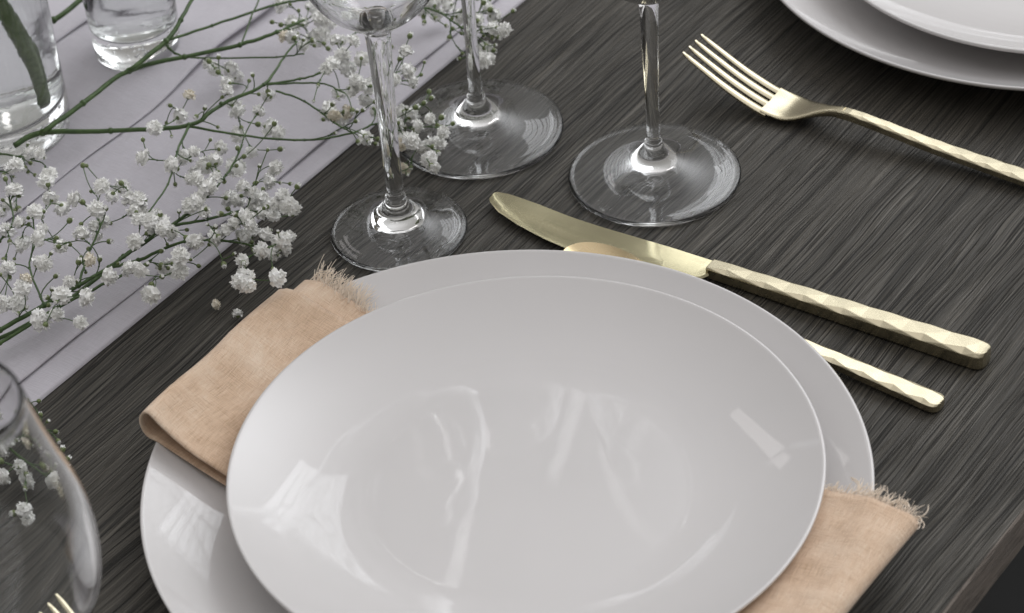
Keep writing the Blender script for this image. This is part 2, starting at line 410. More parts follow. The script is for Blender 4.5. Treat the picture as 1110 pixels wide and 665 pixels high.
# ------------------------------------------------------------------ cutlery
def facet_handle(L, w0, w1, t0, t1, zc, nf, bow=0.0, ph=0, end_round=True):
    """hand-cut handle along +x from 0 (neck) to L (end): flat sides, a ridge on top that zigzags into triangular facets"""
    bm = bmesh.new(); n = nf * 2; rings = []
    fr = []
    for i in range(n + 1):
        s = i / n; fr.append((s, 1.0))
    if end_round:
        fr = fr[:-1] + [(1 - .030, .97), (1 - .014, .86), (1 - .004, .62), (1.0, .30)]
    rnd = random.Random(int(L * 1e5))
    for i, (s, rw) in enumerate(fr):
        x = L * s; w = (w0 + (w1 - w0) * s) * rw; t = (t0 + (t1 - t0) * s); z = zc(s) if callable(zc) else zc
        tri = ((i + ph) % 2) * rnd.uniform(.75, 1.0) if s < .97 else .2
        top = z + t / 2; bot = z - t / 2; hw = w / 2
        yn = -hw + w * (.08 + .24 * tri); yf = hw - w * (.08 + .06 * (1 - tri)); tilt = -1.0
        r = [(-hw, bot + .10 * t), (-hw, top - t * .17), (yn, top - .0 * t), (yf, top + .05 * w * tilt), (hw, top - t * .22), (hw, bot + .1 * t), (hw * .75, bot), (-hw * .8, bot)]
        rings.append([bm.verts.new((x, y, zz)) for y, zz in r])
    for a, b in zip(rings, rings[1:]):
        for k in range(8):
            bm.faces.new((a[k], a[(k + 1) % 8], b[(k + 1) % 8], b[k]))
    bm.faces.new(rings[0]); bm.faces.new(rings[-1][::-1])
    bmesh.ops.triangulate(bm, faces=[f for f in bm.faces if len(f.verts) == 4])
    bmesh.ops.recalc_face_normals(bm, faces=bm.faces[:])
    return bm
def bevel_mod(o, w, seg=1, ang=30):
    w = w * .9; seg = 2; ang = 8
    m = o.modifiers.new('soft', 'BEVEL'); m.width = w; m.segments = seg; m.limit_method = 'ANGLE'; m.angle_limit = math.radians(ang); m.harden_normals = False
    return o

def knife():
    E = Vector((.2235, 1.0125, 0)); Tp = at(530, 215, .0042)
    d = Vector((E.x - Tp.x, E.y - Tp.y, 0)); ax = d.normalized(); rz = math.atan2(ax.y, ax.x); Lt = d.length
    org = Vector((Tp.x, Tp.y, 0))
    root = empty('table_knife', org, rz, 'gold table knife with facet cut handle, its blade tip near the wine glasses', 'knife')
    inv = Matrix.Rotation(-rz, 3, 'Z')
    def loc(px, py, z): return inv @ (at(px, py, z) - org)
    zb = .0042
    up = [(530, 213), (533, 210), (540, 208.7), (552, 211), (585, 222), (620, 235), (660, 249), (700, 262), (740, 273.5), (787, 287.5)]
    lo = [(530, 215), (531.5, 220), (540, 230), (560, 243), (590, 258), (620, 271), (660, 283), (700, 293), (725, 300), (745, 304), (758, 302.5), (768, 298)]
    U = [loc(x, y, zb) for x, y in up]; Lw = [loc(x, y, zb) for x, y in lo]
    print('knife L', Lt, [tuple(round(c * 1000, 1) for c in q) for q in U[-2:]], [tuple(round(c * 1000, 1) for c in q) for q in Lw[-3:]])
    def interp(Ls, x, k):
        for a, b in zip(Ls, Ls[1:]):
            if a.x <= x <= b.x: return a.y + (b.y - a.y) * (x - a.x) / max(1e-9, b.x - a.x)
        return Ls[-1].y if x > Ls[-1].x else Ls[0].y
    Us = [Vector((p.x, p.y)) for p in U]; Ls = [Vector((p.x, p.y)) for p in Lw]
    xs_end = min(Us[-1].x, Ls[-1].x)
    ym = (Us[-1].y + Ls[-1].y) / 2
    bm = bmesh.new(); rings = []; n = 70
    for i in range(n + 1):
        s = i / n; x = .0002 + (xs_end - .0002) * s ** 1.5
        yu = interp(Us, x, 0); yl = interp(Ls, x, 0)
        if i == 0: yu = (yu + yl) / 2 + .0004; yl = yu - .0008
        t = .0005 + .0011 * s; z = zb - .0004 + .0005 * math.cos(2 * PI * (x - .006) / .088)
        m_ = (yu + yl) / 2
        e = .0006
        # from the far (upper in picture) edge = spine to the near edge = cutting edge; sides order fixed by y
        a, b = (yu, yl)
        sg = 1 if a > b else -1
        rings.append([bm.verts.new((x, y, zz)) for y, zz in ((a, z), (a - sg * e, z + t), (m_, z + t * 1.15), (b + sg * e * 3, z + t * .75), (b, z + .0001), (b + sg * e * 3, z - t * .5), (m_, z - t * .8), (a - sg * e, z - t * .7))])
    for a, b in zip(rings, rings[1:]):
        for k in range(8): bm.faces.new((a[k], a[(k + 1) % 8], b[(k + 1) % 8], b[k]))
    bm.faces.new(rings[0]); bm.faces.new(rings[-1][::-1])
    bmesh.ops.recalc_face_normals(bm, faces=bm.faces[:])
    mesh_obj('blade', bm, GOLD_B, root, True, auto=25)
    # handle
    h = facet_handle(Lt - xs_end + .004, .0098, .0150, .0070, .0096, lambda s: .0042 + .0008 * s, 7, 0, 0)
    ho = mesh_obj('handle', h, GOLD, root, False)
    ho.location = (xs_end - .002, ym, 0)
    ho.rotation_euler = (0, 0, -math.atan2(ym, Lt - xs_end))
    bevel_mod(ho, .0007)
knife()

def fork(tip, rz, label):
    """tip = ground point under the tine tips; runs along +x to the handle end, total 0.205"""
    root = empty('table_fork', tip, rz, label, 'fork', 'gold forks')
    def zc(x):  # centre line height
        pts = [(0, .0265), (.012, .0200), (.028, .0118), (.045, .0052), (.058, .0028), (.068, .0040), (.080, .0085), (.092, .0112), (.11, .0105), (.15, .0070), (.206, .0045)]
        P = zc.P
        for a, b in zip(P, P[1:]):
            if a.x <= x <= b.x: return a.y + (b.y - a.y) * (x - a.x) / (b.x - a.x)
        return P[-1].y if x > P[-1].x else P[0].y
    zc.P = [Vector(p) for p in spline([(0, .0265), (.012, .0200), (.028, .0118), (.045, .0052), (.058, .0028), (.068, .0040), (.080, .0085), (.092, .0112), (.11, .0105), (.15, .0070), (.206, .0045)], 5)]
    slot = .052
    for k in range(4):
        bm = bmesh.new(); rings = []
        for i in range(25):
            s = i / 24; x = slot * s
            yc = (k - 1.5) * (.0068 - .0002 * (1 - s)); hw = .0012 + .0014 * s ** .7; t = .0009 + .0005 * s
            if s < .06: hw *= .55 + s * 7
            z = zc(x)
            rings.append([bm.verts.new((x, yc + a, z + b)) for a, b in ((-hw, -t * .6), (-hw, t * .5), (-hw * .6, t), (hw * .6, t), (hw, t * .5), (hw, -t * .6), (0, -t))])
        for a, b in zip(rings, rings[1:]):
            for j in range(7): bm.faces.new((a[j], a[(j + 1) % 7], b[(j + 1) % 7], b[j]))
        bm.faces.new(rings[0]); bm.faces.new(rings[-1][::-1]); bmesh.ops.recalc_face_normals(bm, faces=bm.faces[:])
        mesh_obj('tine', bm, GOLD, root, True, auto=40)
    # head: palm between slots and neck
    bm = bmesh.new(); rings = []; nx, ny = 40, 20
    for i in range(nx + 1):
        s = i / nx; x = slot - .0035 + (.093 - slot + .0035) * s
        w = .0125 + (.0030 - .0125) * (max(0, (s - .28)) / .72) ** .85 if s > .28 else .0125 * (1 - .06 * (.28 - s))
        w = .0030 + (.0125 - .0030) * (.5 + .5 * math.cos(PI * min(1, max(0, (s - .18) / .72)))) 
        t = .0013 + .0016 * s; z = zc(x); row = []
        for j in range(ny):
            a = 2 * PI * j / ny; y = w * math.copysign(abs(math.cos(a)) ** .55, math.cos(a)); zz = t * math.copysign(abs(math.sin(a)) ** .8, math.sin(a))
            cup = .0016 * (y / w) ** 2 * (1 - s) * (1 if s < .6 else max(0, 1 - (s - .6) / .4))
            xx = x
            if i == 0:
                ph = (y / .0068 + .5) % 1.0; xx = x + .0022 * math.sin(PI * ph) ** .5 * 0
            row.append(bm.verts.new((xx, y, z + zz + cup)))
        rings.append(row)
    for a, b in zip(rings, rings[1:]):
        for j in range(ny): bm.faces.new((a[j], a[(j + 1) % ny], b[(j + 1) % ny], b[j]))
    bm.faces.new(rings[0]); bm.faces.new(rings[-1][::-1]); bmesh.ops.recalc_face_normals(bm, faces=bm.faces[:])
    mesh_obj('head', bm, GOLD, root, True, auto=60)
    h = facet_handle(.116, .0062, .0115, .0052, .0042, lambda s: zc(.090 + .116 * s) + .0002, 8, 0, 1)
    ho = mesh_obj('handle', h, GOLD, root, False); ho.location = (.090, 0, 0); bevel_mod(ho, .0006)
    return root
tipa = (at(741, 58, .0265) + at(760, 39, .0265)) / 2; enda = at(1110, 187, .008)
rzf = math.atan2(enda.y - tipa.y, enda.x - tipa.x)
fork(Vector((tipa.x, tipa.y, 0)), rzf, 'gold four tined fork with twisted facet handle behind the wine glasses')
tb = at(60, 668, .0265)
fork(Vector((tb.x, tb.y, 0)), rzf - .04, 'gold fork seen through the large wine glass at the lower left corner')

def spoon():
    E = at(1021, 438, .004); Tp = at(613, 272, .008)
    d = Vector((E.x - Tp.x, E.y - Tp.y, 0)); rz = math.atan2(d.y, d.x); L = d.length
    root = empty('teaspoon', (Tp.x, Tp.y, 0), rz, 'gold spoon half hidden under the charger rim, between plate and knife', 'spoon')
    a, b, dp = .027, .0150, .0055
    bm = bmesh.new(); nr, ns = 14, 48; top = []; bot = []
    def pt(rho, ph, off):
        x = a - a * rho * math.cos(ph); y = b * rho * math.sin(ph) * (1 - .10 * (x - a) / a)
        z = .0020 + dp * rho ** 2 + .0010 * (1 - x / a) * rho ** 2 + off
        return (x, y, z)
    for off, lst in ((.0010, top), (-.0003, bot)):
        lst.append([bm.verts.new(pt(0, 0, off))])
        for i in range(1, nr + 1): lst.append([bm.verts.new(pt(i / nr * (1 if off > 0 else 1.0), 2 * PI * k / ns, off)) for k in range(ns)])
    for lst in (top, bot):
        for A_, B_ in zip(lst, lst[1:]):
            for k in range(ns):
                if len(A_) == 1: bm.faces.new((A_[0], B_[k], B_[(k + 1) % ns]))
                else: bm.faces.new((A_[k], A_[(k + 1) % ns], B_[(k + 1) % ns], B_[k]))
    for k in range(ns): bm.faces.new((top[-1][k], top[-1][(k + 1) % ns], bot[-1][(k + 1) % ns], bot[-1][k]))
    bmesh.ops.recalc_face_normals(bm, faces=bm.faces[:])
    mesh_obj('bowl', bm, GOLD_S, root, True, auto=50)
    bm = bmesh.new()
    pts = spline([Vector((.0555, 0, .0085)), Vector((.064, 0, .0098)), Vector((.075, 0, .0098)), Vector((.088, 0, .0085))], 6)
    tube(bm, pts, [.0042, .0040, .0037, .0034, .0031, .0029, .0028, .0027, .0026, .0026, .0026, .0026, .0026, .0027, .0027, .0028, .0028, .0029, .003], 14)
    mesh_obj('neck', bm, GOLD, root, True, auto=50)
    h = facet_handle(L - .084, .0055, .0122, .0046, .0046, lambda s: .0082 - .0050 * s, 8, 0, 0)
    ho = mesh_obj('handle', h, GOLD, root, False); ho.location = (.084, 0, 0); bevel_mod(ho, .0006)
spoon()

# ------------------------------------------------------------------ glassware
def wine_glass(loc, R, zs, zb, Rb, H, rim, label, stem=(.0046, .0040, .0062)):
    """foot radius R, stem from zs (top of foot mound) to zb (start of bowl)"""
    foot = [(0, .0052), (R * .12, .0050), (R * .25, .0042), (R * .45, .0028), (R * .65, .0015), (R * .85, .0006), (R - .004, .0003), (R - .0018, .0001), (R - .0006, .0006), (R, .0016), (R - .0003, .0027), (R - .0012, .0034)]
    ft = spline([(R - .0012, .0034), (R * .82, .0040), (R * .6, .0062), (R * .42, .0092), (.0128, .0125), (.0096, .0155), (.0070, .0188), (stem[0] + .0011, .0215), (stem[0] + .0009, .0235), (stem[0], .0255),
                 (stem[1], zs + (zb - zs) * .35), ((stem[1] + stem[2]) / 2, zs + (zb - zs) * .72), (stem[2], zb - .004), (stem[2] + .0018, zb)], 5)
    hb = H - zb; zm = zb + hb * .40
    bo = spline([(stem[2] + .0018, zb), (Rb * .36, zb + hb * .045), (Rb * .68, zb + hb * .15), (Rb * .91, zb + hb * .28), (Rb, zm), ((Rb * .95 + rim * .05), zb + hb * .58), (rim + (Rb - rim) * .42, zb + hb * .80), (rim, H)], 7)
    t = .0013
    inn = [(max(0, r - t), z + (t if i > 20 else t)) for i, (r, z) in enumerate(bo[3:-1])][::-1]
    inn = [(rim - t * .5, H + .0004), (rim - t, H - .0006)] + [p for p in inn if p[1] < H - .001]
    inn += [(inn[-1][0] * .6, zb + .0075), (0, zb + .0068)]
    prof = foot + [tuple(p) for p in ft[1:]] + [tuple(p) for p in bo[1:]] + inn
    o = mesh_obj('wine_glass', lathe(prof, 160), GLASS, None, True, loc)
    prop(o, label, 'wine glass', 'clear stemmed wine glasses')
    o.rotation_euler = (0, 0, random.uniform(0, 6))
    return o
wine_glass((-.0554, 1.1543, 0), 0.0358, .024, .126, .0355, .215, .029, 'clear wine glass with the smallest foot, nearest the napkin and below the white flowers', (.0045, .0047, .0066))
wine_glass((-.0106, 1.2400, 0), .0463, .024, .135, .044, .235, .033, 'clear wine glass standing beside the runner edge with white flowers over its foot', (.0040, .0034, .0046))
wine_glass((.0805, 1.1854, 0), .0457, .024, .112, .044, .225, .033, 'clear wine glass between the knife tip and the fork, farthest right of the glasses', (.0037, .0039, .0052))
bg = at(-19, 640, .141)
wine_glass((bg.x, bg.y, 0), .042, .024, .095, .0460, .232, .0305, 'large clear wine glass bowl cut off at the lower left corner, closest to the viewer')

def jar(loc, Rb_, Rt, H, wl, base, label):
    root = empty('bud_vase', loc, 0, label, 'vase', 'clear glass bud vases')
    t = .0026
    out = [(0, .0018), (Rb_ * .7, .0012), (Rb_ - .004, .0002), (Rb_ - .0015, .0006), (Rb_, .0030), (Rb_ + (Rt - Rb_) * .3, H * .3), (Rt, H)]
    inn = [(Rt - t * .5, H + .0008), (Rt - t, H), (Rb_ + (Rt - Rb_) * .3 - t, H * .3), (Rb_ - t, base + .006), (Rb_ - t - .002, base + .002), (Rb_ - t - .006, base + .0004), (0, base)]
    prof = out[:3] + [tuple(p) for p in spline(out[2:], 6)[1:]] + inn[:3] + [tuple(p) for p in spline(inn[2:], 6)[1:]]
    mesh_obj('glass_body', lathe(prof, 96), GLASS_J, root, True)
    rw = Rb_ - t + .0004
    wt = Rb_ + (Rt - Rb_) * (wl / H) - t + .0004
    wp = [(0, base - .0004), (rw - .006, base), (rw - .002, base + .0016), (rw, base + .006), (wt, wl), (wt - .002, wl - .0008), (0, wl - .0008)]
    mesh_obj('water', lathe(wp, 96), WATER, root, True, auto=50)
    # trapped air bubbles in the thick base
    bm = bmesh.new(); rnd = random.Random(len(label))
    for k in range(90):
        a = rnd.uniform(0, 2 * PI); r = (Rb_ - .0045) * rnd.uniform(.55, 1) ; sphere(bm, (r * math.cos(a), r * math.sin(a), rnd.uniform(.004, base - .003)), rnd.uniform(.0004, .0011), 8, 6)
    for f in bm.faces: f.normal_flip()
    mesh_obj('base_bubbles', bm, GLASS_J, root, True)
    return root
jA = at(-6, 139, .003); jB = at(150, 55, .003)
jar(Vector((jA.x, jA.y, .0046)), .0425, .0415, .15, .128, .016, 'clear glass bud vase with a thick stem in water, cut off at the left edge')
jar(Vector((jB.x, jB.y, .0046)), 0.0245, .0285, .105, .085, .016, 'small clear glass bud vase on the runner crossed by green flower stems')
# cut stem standing in the left vase
bm = bmesh.new(); bmc = bmesh.new()
p0 = at(36, 108, .024); p1 = at(12, 54, .046); p2 = at(-14, 2, .070); p3 = at(-38, -60, .098); p4 = at(-60, -130, .13)
pts = spline([p0, p1, p2, p3, p4], 8)
rad = [.0030] * len(pts); rad[0] = .0028; rad[1] = .0036; rad[9] = .0034; rad[10] = .0031
org = pts[0].copy()
tube(bm, [p - org for p in pts], rad, 14)
o = mesh_obj('cut_stem', bm, STEM_T, None, True, org, auto=50)
prop(o, 'thick green cut flower stem leaning in the water of the left vase', 'stem')
bmesh.ops.create_circle(bmc, cap_ends=True, radius=.0024, segments=14)
tdir = (pts[0] - pts[1]).normalized(); co_ = mesh_obj('cut_face', bmc, CUT, o, False); co_.rotation_mode = 'QUATERNION'
co_.rotation_quaternion = tdir.to_track_quat('Z', 'Y'); co_.location = tdir * .0002

# ------------------------------------------------------------------ baby's breath
def blossom_mesh(seed, mat, rad=.0048, name='flower'):
    rnd = random.Random(seed); bm = bmesh.new()
    sphere(bm, (0, 0, rad * .46), rad * .66, 12, 8, .88)
    for layer, (n, tilt, ln, wd) in enumerate(((8, 1.65, .86, .72), (9, 1.35, .98, .72), (9, 1.0, 1.0, .68), (9, .70, .97, .64), (7, .42, .93, .58), (4, .16, .88, .5))):
        for k in range(n):
            ph = 2 * PI * k / n + layer * .7 + rnd.gauss(0, .12); tl_ = tilt + rnd.gauss(0, .12); L_ = rad * ln * rnd.uniform(.86, 1.12); W_ = rad * wd * rnd.uniform(.85, 1.2)
            out = Vector((math.cos(ph), math.sin(ph), 0)); sd = Vector((-out.y, out.x, 0)); rows = []
            for i, s in enumerate((0, .4, .78, 1.0)):
                th_ = tl_ * (.35 + .75 * s); c = out * (math.sin(th_) * L_ * s) + Vector((0, 0, math.cos(th_) * L_ * s + rad * .18))
                wv = (.16, .62, 1.0, .85)[i] * W_; rows.append([])
                for j in (-1, -.35, .35, 1):
                    jag = rnd.gauss(0, .065) * rad if i >= 2 else 0
                    cup = (abs(j) ** 2) * .14 * rad * s
                    rows[-1].append(bm.verts.new(c + sd * (wv * j * .5) + Vector((0, 0, cup + jag)) + out * (jag + ((-.03 if abs(j) > .5 else -.16) * rad * (1 if i == 3 else 0)))))
            for a, b in zip(rows, rows[1:]):
                for j in range(3): bm.faces.new((a[j], a[j + 1], b[j + 1], b[j]))
    me = bpy.data.meshes.new(name); bm.to_mesh(me); bm.free(); me.materials.append(mat)
    for p in me.polygons: p.use_smooth = True
    return me
def calyx_mesh(seed, rad=.0021):
    rnd = random.Random(seed); bm = bmesh.new(); n = 5
    cup = [(.12, -.15), (.5, .0), (.72, .35), (.70, .8)]
    rings = [[bm.verts.new((r * rad * math.cos(2 * PI * k / 10) , r * rad * math.sin(2 * PI * k / 10), z * rad * 1.3 - .0006)) for k in range(10)] for r, z in cup]
    for a, b in zip(rings, rings[1:]):
        for k in range(10): bm.faces.new((a[k], a[(k + 1) % 10], b[(k + 1) % 10], b[k]))
    bm.faces.new(rings[0][::-1])
    for k in range(n):                      # sepals
        ph = 2 * PI * k / n + .2; o_ = Vector((math.cos(ph), math.sin(ph), 0)); sd = Vector((-o_.y, o_.x, 0)); z0 = rad * .6
        a = bm.verts.new(o_ * rad * .66 - sd * rad * .42 + Vector((0, 0, z0))); b = bm.verts.new(o_ * rad * .66 + sd * rad * .42 + Vector((0, 0, z0)))
        c = bm.verts.new(o_ * rad * 1.15 + Vector((0, 0, z0 + rad * .55)) + sd * rnd.gauss(0, .2) * rad); bm.faces.new((a, b, c))
    me = bpy.data.meshes.new('calyx'); bm.to_mesh(me); bm.free(); me.materials.append(GREEN_L)
    for p in me.polygons: p.use_smooth = True
    return me
def bud_mesh(seed):
    rnd = random.Random(seed); bm = bmesh.new(); sphere(bm, (0, 0, .0008), .00125, 10, 8, 1.15)
    me = bpy.data.meshes.new('bud')
    nf = len(bm.faces)
    for k in range(5):
        ph = 2 * PI * k / 5; o_ = Vector((math.cos(ph), math.sin(ph), 0)); a = bm.verts.new(o_ * .0002 + Vector((0, 0, .0026))); sd = Vector((-o_.y, o_.x, 0))
        b = bm.verts.new(o_ * .0011 - sd * .0005 + Vector((0, 0, .0013))); c = bm.verts.new(o_ * .0011 + sd * .0005 + Vector((0, 0, .0013))); d = bm.verts.new(o_ * .0008 + Vector((0, 0, .0029)))
        bm.faces.new((a, b, d)); bm.faces.new((a, d, c))
    bm.faces.ensure_lookup_table()
    for f in bm.faces:
        if f.index >= nf or f.calc_center_median().z > .0016: f.material_index = 1
    bm.to_mesh(me); bm.free(); me.materials.append(GREEN_L); me.materials.append(PETAL)
    for p in me.polygons: p.use_smooth = True
    return me
BL = [blossom_mesh(k, PETAL, .0041 + .00042 * (k % 4)) for k in range(8)]
BLC = [blossom_mesh(40 + k, PETAL_C, .0040) for k in range(2)]
CX = [calyx_mesh(k) for k in range(3)]
BD = [bud_mesh(1), bud_mesh(2)]
def put(name, me, parent, loc, q, sc):
    o = bpy.data.objects.new(name, me); C.objects.link(o); o.parent = parent; o.rotation_mode = 'QUATERNION'
    o.location = loc; o.rotation_quaternion = q; o.scale = (sc,) * 3; return o
def add_flower(root, base, d, rnd, sc, cream=False):
    q = d.to_track_quat('Z', 'Y') @ Matrix.Rotation(rnd.uniform(0, 6.28), 3, 'Z').to_quaternion()
    f = put('flower', rnd.choice(BLC if cream else BL), root, base, q, sc)
    c = put('calyx', rnd.choice(CX), f, (0, 0, 0), Matrix.Identity(3).to_quaternion(), 1)
    return f
def surf(p):                                          # lowest a flower or stem may hang here (runner or wood)
    return .010 if -p.dot(E2) > run_y else .002
run_y = -(at(91, 394, .002).dot(E2))
def sprig(label, mains, flowers, buds, seed, org, zf=(.014, .045), extra=60, more=.42):
    """mains: stem polylines of (px, py, z, radius_mm); flowers/buds: (px, py[, 'c'])"""
    rnd = random.Random(seed)
    root = empty('babys_breath_sprig', org, 0, label, 'flower sprig', 'sprigs of white baby breath flowers on the runner')
    nodes = []                                        # (pos, dir, radius)
    bm = bmesh.new()
    for ml in mains:
        ctrl = [at(x, y, z) for x, y, z, r in ml]
        P = spline(ctrl, 6); rr = []
        for i in range(len(ml) - 1):
            for k in range(6): rr.append((ml[i][3] + (ml[i + 1][3] - ml[i][3]) * k / 6) * .0012)
        rr.append(ml[-1][3] * .0012)
        for i in range(len(P)):
            P[i] = P[i] + Vector((rnd.gauss(0, .00015), rnd.gauss(0, .00015), rnd.gauss(0, .00015)))
        tube(bm, [p - org for p in P], rr, 8)
        for i in range(1, len(ml) - 1):
            r_ = ml[i][3] * .0012
            if ml[i][3] > .35:                        # swollen node with a tiny pair of bracts
                sphere(bm, ctrl[i] - org, r_ * 1.45, 8, 6)
        for i in range(len(P) - 1):
            nodes.append((P[i], (P[i + 1] - P[i]).normalized(), rr[i]))
        nodes.append((P[-1], (P[-1] - P[-2]).normalized(), rr[-1]))
    terms = []
    for t in flowers:
        z = rnd.uniform(*zf); terms.append([t[0], t[1], z, 'f', len(t) > 2 and rnd.random() < .5])
        if rnd.random() < more:                       # blossoms come in loose twos and threes
            terms.append([t[0] + rnd.choice((-1, 1)) * rnd.uniform(5, 12), t[1] + rnd.uniform(-9, 11), z + rnd.gauss(0, .004), 'f', False])
    for t in buds: terms.append([t[0], t[1], rnd.uniform(*zf), 'b', False])
    for k in range(extra):                            # small side buds near flowers
        t = rnd.choice(flowers); terms.append([t[0] + rnd.gauss(0, 11), t[1] + rnd.gauss(0, 11), rnd.uniform(*zf), 'b', False])
    items = []
    for t in terms:
        p = at(t[0], t[1], t[2]); items.append((min((p - n[0]).length for n in nodes), p, t))
    items.sort(key=lambda x: x[0])
    tips = []
    for dist, p, t in items:
        best, bc = None, 9
        for n in nodes:
            v = p - n[0]; L = v.length
            if L < .004: continue
            cs = v.normalized().dot(n[1]); c = L * (1 + 1.3 * (1 - cs)) + (.004 if L < .008 else 0)
            if c < bc: bc, best = c, n
        n = best; v = p - n[0]; L = v.length
        ctrl = n[0] + n[1] * L * .38 + Vector((rnd.gauss(0, 1), rnd.gauss(0, 1), rnd.gauss(.2, 1))) * L * .03
        end_dir = (p - ctrl).normalized()
        if t[3] == 'f': end_dir = (end_dir + Vector((rnd.gauss(0, .35), rnd.gauss(0, .35), .22 + rnd.gauss(0, .4)))).normalized()
        base = p - end_dir * (.0028 if t[3] == 'f' else .0006)
        k = max(4, int(L / .0035)); P = []
        for i in range(k + 1):
            s = i / k; a_ = n[0].lerp(ctrl, s); b_ = ctrl.lerp(base, s); P.append(a_.lerp(b_, s))
        r1 = min(n[2] * .8, .00030 + L * .006); r2 = .0003
        rad_ = [r1 + (r2 - r1) * i / k for i in range(k + 1)]
        tube(bm, [q - org for q in P], rad_, 5, False)
        if L > .012 and n[2] < .0009:
            c_ = n[0] - org
            for sg in (-1, 1):                        # bracts at the fork
                sd = Vector((-n[1].y, n[1].x, 0)) * sg; a = bm.verts.new(c_ + sd * .0004); b = bm.verts.new(c_ + sd * .0002 + n[1] * .001); c = bm.verts.new(c_ + sd * .0011 + n[1] * .0022 + Vector((0, 0, .0004))); bm.faces.new((a, b, c))
            sphere(bm, c_, max(.00055, n[2] * 1.3), 6, 5)
        for i in range(1, k):
            nodes.append((P[i], (P[i + 1] - P[i]).normalized(), rad_[i]))
        tips.append((t, base, end_dir))
    mesh_obj('stem', bm, GREEN, root, True)
    for t, base, d in tips:
        if t[3] == 'f': add_flower(root, base - org, d, rnd, rnd.uniform(.82, 1.12), t[4])
        else:
            q = d.to_track_quat('Z', 'Y'); put('bud', rnd.choice(BD), root, base - org, q, rnd.uniform(.7, 1.3))
    return root

fl_low = [(110,201),(133,203),(54,214),(68,227),(79,216),(105,226),(47,248),(66,268),(25,264),(49,286),(24,320),(75,305),(67,320),(94,323),(63,339),(44,347),(88,349),
          (99,282,'c'),(146,262),(104,258),(162,238),(176,247),(187,252),(149,216),(195,277),(195,294),(177,290,'c'),(162,320,'c'),(166,235),(180,248),(122,214),(50,196),(38,228),(20,240),
          (140,290),(120,300),(113,240),(212,262),(30,300,'c'),(150,236),(88,252,'c')]
bd_low = [(94,180),(75,240),(88,243),(60,262),(118,262),(128,286),(175,300),(60,300),(85,285),(36,262),(140,232)]
fl_mid = [(251,75),(232,75),(206,101,'c'),(245,90),(251,111),(247,96),(290,102),(281,119),(197,126),(168,139),(293,139),(262,147),(271,167),(256,182),(212,163),(185,179),(154,171,'c'),(232,173),
          (205,193),(299,183),(223,204),(211,193),(293,197),(307,210),(275,207),(313,224),(274,223),(283,229),(297,232),(223,229),(245,248),(272,251),(289,253),(307,257),(316,257),(282,272),(296,276),
          (261,283),(260,296,'c'),(257,305),(270,310),(302,301),(240,160),(222,180),(262,200),(248,215),(235,190),(286,214),(268,236),(255,240),(236,258,'c'),(205,222),(215,215),(198,172)]
bd_mid = [(155,152),(186,148),(222,118),(270,88),(303,162),(274,82),(236,138),(228,152),(240,232),(230,262),(290,163)]
fl_rt = [(307,38,'c'),(317,27),(346,20),(342,42),(359,25),(363,42),(384,43),(372,59),(353,74),(379,75),(383,99),(366,103),(363,127,'c'),(396,110),(401,94),(397,149),(429,86),(440,54),(443,77),(449,88),
         (468,128),(454,136),(434,121),(431,134),(481,144),(446,152),(457,161),(468,157),(466,170),(470,183),(437,184,'c'),(436,148,'c'),(434,158,'c'),(337,6),(386,86),(392,64),(305,5),(330,50),(378,122,'c')]
bd_rt = [(444,40),(460,68),(450,117),(407,156),(405,118),(465,100),(459,112),(474,136),(478,128),(393,120),(340,110)]
fl_top = [(456,12),(485,6),(535,31),(526,54),(530,8),(519,22),(510,40),(523,66),(468,4),(500,18),(445,4),(537,18)]
bd_top = [(537,49),(466,8),(472,20),(522,35),(460,24),(514,60),(540,40),(490,20),(455,2)]
fl_lft = [(33,165),(18,178),(53,190),(6,250),(24,267),(3,294),(8,222),(2,330,'c'),(12,205)]
bd_lft = [(47,171),(38,190),(15,192),(30,186),(4,190),(20,212)]

def O(px, py, z=.008): return at(px, py, z)
sprig('white sprig fanning out from the left edge, its lowest blooms over the runner hem', [
    [(-60, 392, .014, 1.0), (0, 358, .018, 1.0), (48, 331, .020, .95), (85, 310, .022, .85), (118, 290, .024, .75), (150, 268, .028, .6), (182, 242, .032, .45)],
    [(-60, 400, .012, .8), (0, 372, .014, .8), (60, 335, .018, .7), (120, 305, .02, .6), (165, 282, .024, .5)],
    [(85, 310, .022, .6), (98, 270, .028, .5), (112, 240, .034, .38)],
    [(48, 331, .02, .5), (32, 290, .026, .42), (38, 262, .032, .35), (34, 228, .036, .3)]],
    fl_low, bd_low, 11, O(-60, 392))
sprig('white sprig with the fullest blooms crossing the middle of the runner to the bare wood', [
    [(15, 158, .022, 1.3), (46, 144, .024, 1.25), (120, 142, .028, 1.05), (205, 136, .032, .95), (240, 113, .034, .85), (286, 92, .036, .7), (308, 62, .038, .5), (322, 45, .04, .4)],
    [(205, 136, .032, .7), (192, 165, .034, .5), (182, 200, .036, .42), (160, 232, .036, .35)],
    [(150, 268, .022, .8), (185, 245, .024, .7), (215, 222, .028, .6), (245, 190, .030, .5), (262, 160, .034, .4)],
    [(185, 245, .024, .7), (225, 238, .024, .6), (262, 228, .026, .5)],
    [(120, 290, .016, .8), (150, 282, .018, .75), (200, 262, .022, .6), (250, 262, .022, .5), (275, 266, .02, .4)],
    [(150, 268, .022, .8), (134, 278, .018, .85), (120, 290, .016, .9), (60, 335, .013, .9), (-10, 372, .012, .9)]],
    fl_mid, bd_mid, 23, O(15, 158), (.016, .046), 70)
